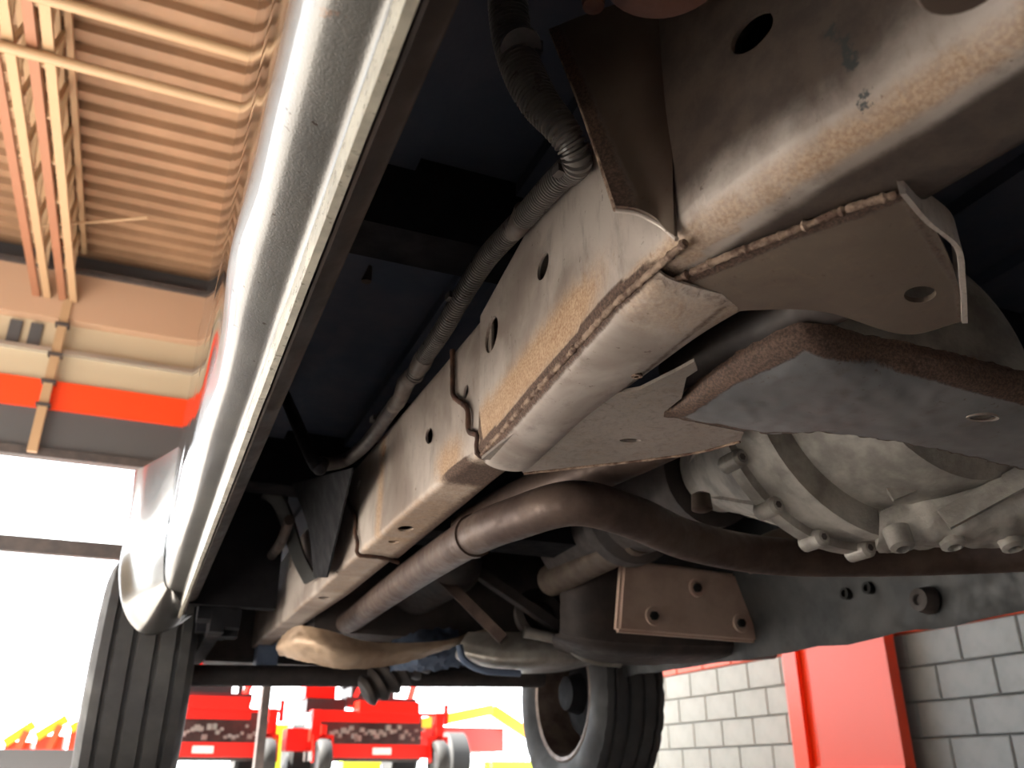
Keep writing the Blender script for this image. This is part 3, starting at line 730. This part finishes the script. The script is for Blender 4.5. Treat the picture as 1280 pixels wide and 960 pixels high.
# transmission tail and pan behind
tr = MB().lathe((cx, 1.42, cz), (0, 1, 0), [(0, .11), (.3, .10), (.32, .12), (.36, .12), (.38, .09), (.7, .075), (.72, .0)], 28).build('gearbox_tail', M['dark'], T)
MB().tube(even([U(985, 590, D=1.5), U(1000, 600, D=1.5), U(1010, 625, D=1.5), U(1000, 660, D=1.52)], .006), .006, 8).build('vent_line', M['exh2'], tr)
MB().lathe(U(878, 640, D=1.45), (0, 0, 1), [(0, .01), (.004, .018), (.03, .016), (.034, .008)], 12).build('pipe_stud', M['exh2'], tr)
# lumpy casting on the right (oil pan corner)
rows = [[U(1100, 640, D=1.30), U(1180, 600, D=1.28), U(1240, 590, D=1.26), U(1320, 570, D=1.25)],
        [U(1098, 675, D=1.30), U(1160, 655, D=1.27), U(1220, 640, D=1.25), U(1320, 620, D=1.22)],
        [U(1096, 688, D=1.32), U(1150, 680, D=1.28), U(1220, 668, D=1.26), U(1320, 655, D=1.24)],
        [U(1110, 692, D=1.36), U(1160, 685, D=1.33), U(1230, 684, D=1.31), U(1320, 690, D=1.3)]]
pn = patch(rows, 40, 24, .02, 'oil_pan', M['cast'], T, rough=.006)
for x, y in ((1128, 684), (1192, 682), (1268, 684)):
    MB().lathe(U(x, y, D=1.27), (-.1, -.3, -1), [(-.03, .02), (.0, .018), (.004, .010), (-.006, .009)], 14).build('bolt_boss', M['cast'], pn)
MB().bar(U(1110, 615, D=1.26), U(1240, 560, D=1.24), .012, .03).build('rib', M['cast'], pn, False)
MB().bar(U(1180, 650, D=1.25), U(1290, 590, D=1.22), .014, .03).build('rib', M['cast'], pn, False)
# ---- brown bolted shield and tank behind
bp = [U(779, 697, Y=2.0), U(955, 722, Y=2.0), U(950, 803, Y=2.0), U(772, 789, Y=2.0)]
sh = MB().prism(bp, (0, .03, 0)).build('heat_shield', M['brown'], T, False)
bm_ = bmesh.new(); bm_.from_mesh(sh.data); bmesh.ops.bevel(bm_, geom=list(bm_.edges), offset=.008, segments=3, affect='EDGES'); bm_.to_mesh(sh.data); bm_.free()
for x, y in ((871, 735), (817, 770), (926, 779)):
    MB().lathe(U(x, y, Y=1.998), (0, -1, 0), [(0, .026), (.004, .024), (.004, .015), (-.006, .013)], 20).build('washer', M['brown'], sh)
    MB().lathe(U(x, y, Y=1.998), (0, -1, 0), [(0, .012), (.009, .012), (.010, .004)], 6).build('bolt', M['black'], sh, False)
rows = [[U(700, 790, Y=2.15), U(745, 800, Y=2.1), U(830, 806, Y=2.1), U(955, 808, Y=2.1)],
        [U(690, 800, Y=2.2), U(750, 815, Y=2.15), U(840, 822, Y=2.15), U(965, 820, Y=2.15)],
        [U(700, 818, Y=2.5), U(760, 831, Y=2.4), U(860, 829, Y=2.4), U(970, 822, Y=2.4)],
        [U(720, 812, Y=3.0), U(780, 815, Y=2.9), U(860, 815, Y=2.9), U(980, 800, Y=2.9)]]
patch(rows, 40, 30, .01, 'tank_skin', M['dark'], T)
rows = [[U(700, 680, Y=2.15), U(745, 680, Y=2.1), U(850, 690, Y=2.1), U(960, 700, Y=2.1)],
        [U(700, 790, Y=2.15), U(745, 800, Y=2.1), U(830, 806, Y=2.1), U(955, 808, Y=2.1)]]
patch(rows, 20, 20, .01, 'tank_front', M['dark'], T)
rows = [[U(585, 790, Y=2.5), U(640, 790, Y=2.45), U(690, 792, Y=2.4), U(740, 815, Y=2.4)],
        [U(575, 805, Y=2.5), U(630, 815, Y=2.4), U(690, 815, Y=2.35), U(742, 820, Y=2.35)],
        [U(570, 822, Y=2.55), U(630, 836, Y=2.45), U(700, 835, Y=2.4), U(745, 828, Y=2.4)],
        [U(590, 835, Y=2.9), U(640, 842, Y=2.8), U(700, 840, Y=2.8), U(750, 828, Y=2.8)]]
patch(rows, 40, 30, .008, 'silver_shield', M['silver'], T)
MB().tube(even([U(655, 790, Y=2.3), U(700, 800, Y=2.28), U(735, 822, Y=2.3), U(775, 828, Y=2.3)], .01), .016, 12).build('shield_fold', M['silver'], T)
# diagonal braces
MB().bar(U(535, 705, Y=2.4), U(630, 800, Y=2.3), .055, .03).build('diagonal_brace', M['exh'], T, False)
MB().bar(U(560, 690, Y=2.5), U(720, 800, Y=2.45), .04, .03).build('diagonal_brace', M['dark'], T, False)
MB().lathe(U(672, 775, Y=2.55), (0, -1, .3), [(0, .03), (.01, .085), (.04, .09), (.05, .07), (.03, .05)], 28).build('hub_disc', M['dark'], T)
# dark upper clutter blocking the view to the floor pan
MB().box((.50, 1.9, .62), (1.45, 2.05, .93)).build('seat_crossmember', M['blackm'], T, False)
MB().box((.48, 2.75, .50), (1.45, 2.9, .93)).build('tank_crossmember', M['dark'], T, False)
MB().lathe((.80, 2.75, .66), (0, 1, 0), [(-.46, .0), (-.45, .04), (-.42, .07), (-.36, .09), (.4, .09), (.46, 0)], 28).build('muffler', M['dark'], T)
# ---- tan curved arm
rows = [[U(352, 795, Y=2.55), U(372, 782, Y=2.4), U(410, 788, Y=2.35), U(470, 803, Y=2.4), U(560, 800, Y=2.5), U(612, 786, Y=2.6)],
        [U(345, 810, Y=2.55), U(375, 805, Y=2.38), U(420, 815, Y=2.33), U(480, 818, Y=2.4), U(555, 808, Y=2.5), U(612, 788, Y=2.6)],
        [U(350, 820, Y=2.6), U(385, 828, Y=2.45), U(430, 836, Y=2.4), U(490, 832, Y=2.45), U(550, 815, Y=2.55), U(612, 790, Y=2.62)]]
patch(rows, 60, 16, .01, 'control_arm', M['tanarm'], T, rough=.004)
rows = [[U(490, 800, Y=2.7), U(530, 787, Y=2.7), U(572, 787, Y=2.7)], [U(486, 822, Y=2.65), U(530, 815, Y=2.6), U(575, 805, Y=2.65)], [U(488, 838, Y=2.75), U(530, 840, Y=2.7), U(580, 832, Y=2.75)]]
patch(rows, 24, 16, .03, 'blue_cover', M['blue'], T, rough=.012)
MB().tube(even([U(574, 806, Y=2.4), U(580, 825, Y=2.4), U(605, 838, Y=2.4), U(650, 842, Y=2.4)], .01), .010, 10).build('blue_strap', M['blue'], T)
MB().box(U(318, 850, Y=3.2)-Vector((0, 0, 0)), U(345, 800, Y=3.3)).build('blue_shock', M['blue'], T, False)
# ribbed boot
pts = even([U(520, 815, Y=3.0), U(480, 850, Y=3.0), U(455, 866, Y=3.0)], .006); n = len(pts)-1
MB().tube(pts, lambda t: (.075-.03*t)*(1+.16*math.sin(t*n*.95)), 24).build('axle_boot', M['dark'], T)
MB().tube([(.16, 3.2, .40), (1.45, 3.2, .44)], .035, 16).build('axle_shaft', M['dark'], T)
# wheelhouse, under-body rear clutter
MB().box((.17, 2.66, .47), (.21, 3.75, .95)).box((.10, 2.64, .54), (.345, 2.68, .95)).build('wheelhouse', M['blackm'], T, False)
MB().box((.21, 3.30, .46), (1.45, 3.42, .72)).build('rear_crossmember', M['dark'], T, False)
q = MB()
for k in range(9):
    x = .16+random.random()*.12; y = 2.66+random.random()*.4; z = .50+random.random()*.16; s = .02+random.random()*.03
    q.box((x-s, y-s, z-s), (x+s, y+s, z+s))
tag(q.build('wheelhouse_brackets', M['blackm'], T, False), kind='stuff')
# fender lip at the end of the rocker
_a = [(.084, 2.5, .505), (.055, 2.5, .548), (.0375, 2.5, .556), (.0275, 2.5, .580), (.0185, 2.5, .645), (.0155, 2.5, .72), (.0150, 2.5, .82), (.011, 2.5, .95)]
_c = [U(231, 771, Y=2.66), U(208, 787, Y=2.68), U(178, 791, Y=2.68), U(156, 762, Y=2.69), U(150, 715, Y=2.71), U(157, 672, Y=2.76), U(164, 635, Y=2.84), U(169, 590, Y=2.95)]
_a = [Vector(p) for p in _a]
_b = [p.lerp(q, .30)+Vector((.002, 0, 0)) for p, q in zip(_a, _c)]; _b2 = [p.lerp(q, .75)+Vector((.006, 0, .004)) for p, q in zip(_a, _c)]
_d = [q+Vector((.02, .015, .012)) for q in _c]
patch([_a, _b, _b2, _c, _d], 60, 40, .003, 'fender_front', M['paint'], T, wear=lambda v: .3)
MB().box((.011, 2.5, .95), (.016, 4.3, 1.35)).build('body_side', M['paint'], T, False, wear=lambda v: 0)
# ---- wheels
def wheel(cx, cy, cz, W_, R, face):
    w = empty('wheel', (0, 0, 0)); w.parent = T; w.location = Vector((cx, cy, cz))-wloc(T)
    n = 120; h = W_/2
    gro = [-.62, -.22, .22, .62]; pf = [(-h*.80, R*.62), (-h*.98, R*.72), (-h*1.02, R*.82), (-h*.97, R*.90), (-h*.90, R*.95)]
    xs = []
    s = -.86
    pr_ = [(-h*.86, R*.985)]
    for gx in gro: pr_ += [(h*(gx-.055), R*.998), (h*(gx-.045), R*.966), (h*(gx+.045), R*.966), (h*(gx+.055), R*.998)]
    pr_ += [(h*.86, R*.985)]
    pf2 = pf+pr_+[(-a, b) for a, b in pf[::-1]]
    last = len(pf2)-1
    def rfun(j, k, r):
        if j > last: return r
        a = abs(pf2[j][0])/h
        if r > R*.9 and a > .66: return r-(.007 if k % 4 == 0 else 0)
        if r > R*.99: return r-(.0035 if (k+j) % 4 == 0 else 0)
        return r
    t = MB().lathe((cx, cy, cz), (1, 0, 0), pf2+[(h*.7, R*.60), (-h*.7, R*.60), pf2[0]], n, False, rfun).build('tyre', M['rubber'], w)
    rm = MB().lathe((cx, cy, cz), (face, 0, 0), [(h*.82, R*.64), (h*.86, R*.62), (h*.82, R*.585), (h*.3, R*.55), (-h*.5, R*.54), (-h*.6, R*.50), (-h*.6, 0)], 60, False).build('rim', M['rim'], w)
    MB().lathe((cx, cy, cz), (face, 0, 0), [(-h*.55, R*.40), (h*.1, R*.40), (h*.12, R*.36), (h*.3, R*.2), (h*.7, R*.16), (h*.72, 0)], 40, False).build('brake_drum', M['blackm'], w)
    for k in range(5):
        a = 2*math.pi*k/5+.4; d = Vector((0, math.cos(a), math.sin(a)))
        MB().bar(Vector((cx-face*h*.45, cy, cz))+d*R*.2, Vector((cx-face*h*.4, cy, cz))+d*R*.55, .06, .03, up=(1, 0, 0)).build('spoke', M['rim'], w, False)
    return w
wheel(.01, 3.20, .38, .285, .38, 1)
wheel(1.60, 3.12, .38, .26, .38, -1)
# ================================================================ MOWERS outside the door
def caster(x, y, par, r=.2):
    c = empty('caster', (0, 0, 0)); c.parent = par; c.location = Vector((x, y, r))-wloc(par)
    MB().lathe((x, y, r), (1, 0, 0), [(-.05, r*.55), (-.065, r*.75), (-.06, r*.92), (-.03, r), (.03, r), (.06, r*.92), (.065, r*.75), (.05, r*.55)], 32).build('tyre', M['black'], c)
    MB().lathe((x, y, r), (1, 0, 0), [(-.055, .0), (-.055, r*.5), (.055, r*.5), (.055, 0)], 20).build('hub', M['seat'], c)
    MB().bar((x-.085, y, r), (x-.085, y+.04, r*2.1), .02, .05).bar((x+.085, y, r), (x+.085, y+.04, r*2.1), .02, .05).bar((x-.095, y+.04, r*2.1), (x+.095, y+.04, r*2.1), .05, .03).bar((x, y+.04, r*2.1), (x, y+.04, r*2.6), .05, .05).build('fork', M['redp'], c, False)
def mower(cx, y, label):
    m = empty('ride_on_mower', (cx, y, 0)); tag(m, label, 'mower', 'red ride-on mowers outside the door')
    caster(cx-.56, y-.1, m); caster(cx+.56, y-.1, m)
    MB().box((cx-.50, y-.05, .24), (cx+.50, y+.0, .36)).build('lower_bumper', M['redp'], m, False)
    MB().box((cx-.08, y-.056, .27), (cx+.10, y-.05, .33)).build('name_plate', M['white'], m, False)
    MB().box((cx-.66, y+.05, .56), (cx+.40, y+.11, .66)).build('cross_bar', M['redp'], m, False)
    MB().box((cx-.22, y+.0, .64), (cx+.38, y+.3, .75)).build('front_panel', M['redp'], m, False)
    MB().box((cx-.66, y+.02, .38), (cx-.58, y+.16, .66)).build('fork_mount', M['redp'], m, False)
    MB().box((cx+.56, y+.02, .38), (cx+.64, y+.16, .66)).build('fork_mount', M['redp'], m, False)
    MB().bar((cx+.40, y+.08, .64), (cx+.70, y+.08, .64), .03).bar((cx+.68, y+.08, .55), (cx+.68, y+.08, .74), .04).build('grab_bar', M['redp'], m, False)
    MB().box((cx-.55, y+.3, .22), (cx+.5, y+1.1, .66)).build('cutting_deck', M['dark'], m, False)
    MB().box((cx-.85, y+.2, .30), (cx-.60, y+.5, .50)).build('side_step', M['redp'], m, False)
    e = MB()
    for k in range(26):
        x = cx-.45+k*.036; s = .012+.014*random.random(); z = .40+.12*random.random(); e.box((x-s, y+.05, z-s), (x+s, y+.1, z+s))
    tag(e.build('fittings', M['steel'], m, False), kind='stuff')
    MB().box((cx-.30, y+.25, .72), (cx+.42, y+.6, .80)).build('engine_deck', M['seat'], m, False)
    MB().box((cx-.70, y+.3, .78), (cx-.40, y+.6, .96)).build('side_tank', M['redp'], m, False)
    MB().box((cx-.68, y+.28, .66), (cx-.30, y+.62, .78)).build('battery_box', M['seat'], m, False)
    MB().box((cx-.2, y+.5, .8), (cx+.25, y+1.0, .92)).box((cx-.2, y+.95, .92), (cx+.25, y+1.08, 1.35)).build('seat', M['seat'], m, False)
    MB().bar((cx-.25, y+.3, .70), (cx-.1, y+.25, 1.05), .04).bar((cx-.1, y+.25, 1.05), (cx+.02, y+.25, 1.0), .03).build('control_lever', M['redp'], m, False)
    MB().bar((cx+.35, y+.3, .76), (cx+.40, y+.25, .98), .05).build('control_lever', M['redp'], m, False)
    for s in (-1, 1):
        MB().lathe((cx+s*.55, y+1.25, .3), (1, 0, 0), [(-.12, .15), (-.14, .25), (-.1, .3), (.1, .3), (.14, .25), (.12, .15)], 32).build('drive_wheel', M['black'], m)
        MB().bar((cx+s*.4, y+1.2, .6), (cx+s*.4, y+1.25, 1.7), .05).build('roll_bar', M['seat'], m, False)
    return m
ym = 8.75
mx = (U(405, 945, Y=ym).x+U(540, 945, Y=ym).x)/2
mower(mx, ym, 'red ride-on mower in the doorway, the one nearer the truck\'s right wheel')
mower(mx-1.62+.0, ym, 'red ride-on mower in the doorway, right beside the truck\'s left wheel')
# yellow and orange loader further right
a = U(565, 935, Y=10.5)
lo = empty('compact_loader', (a.x, 10.5, 0)); tag(lo, 'blurred yellow and orange compact loader standing behind the mowers', 'loader')
MB().box((a.x-.5, 10.6, .35), (a.x+.7, 12, .62)).build('body', M['redp'], lo, False)
MB().bar((a.x-.5, 10.5, .62), (a.x+.5, 10.5, .82), .12).bar((a.x+.5, 10.5, .82), (a.x+1.3, 10.4, .35), .12).build('loader_arm', M['yellow'], lo, False)
MB().lathe((a.x-.05, 10.3, .25), (1, 0, 0), [(-.12, .16), (-.14, .22), (-.1, .3), (.1, .3), (.14, .22), (.12, .16)], 32).build('tyre', M['black'], lo)
MB().lathe((a.x-.17, 10.3, .25), (-1, 0, 0), [(0, .18), (.02, .15), (.02, 0)], 32).build('wheel_disc', M['white'], lo)
MB().bar((a.x+1.3, 10.4, .30), (a.x+1.9, 10.3, .85), .1).build('bucket_arm', M['redp'], lo, False)
MB().box((a.x+.4, 10.2, .05), (a.x+1.8, 10.5, .24)).build('bucket', M['lime'], lo, False)
# lime kerb blocks on the ground behind the mowers
for i, (x0, x1, y_, lab) in enumerate(((337, 364, 935, 'lime yellow barrier block behind the gap between the two mowers'), (428, 476, 965, 'lime yellow barrier block visible beneath the nearer mower'),)):
    p, q = U(x0, y_, Y=10.8+i*.4), U(x1, y_, Y=10.8+i*.4)
    tag(MB().box((p.x, 10.8+i*.4, -.05), (q.x, 11.1+i*.4, .62 if i == 0 else .42)).build('barrier_block', M['lime'], None, False), lab, 'barrier')
# orange implements at the far left
for i, (x, w, h) in enumerate(((5, 32, 16), (43, 34, 22), (84, 40, 30))):
    p = U(x, 936, Y=11.5); q = U(x+w, 936, Y=11.5); r = empty('orange_implement', (p.x, 11.5, 0))
    tag(r, ('orange farm implement at the far left edge of the yard', 'middle one of the three orange farm implements in the yard', 'tallest orange farm implement, next to the left wheel')[i], 'implement', 'orange implements in the yard')
    H = .35+h*.011
    MB().box((p.x, 11.5, .1), (q.x, 12.1, H-.1)).build('frame', M['orange'], r, False)
    MB().bar((p.x, 11.45, H-.12), (q.x, 11.45, H+.08), .09).build('arm', M['yellow'], r, False)
    MB().bar((p.x+.1, 11.4, .2), (q.x-.05, 11.4, H), .07).build('strut', M['orange'], r, False)
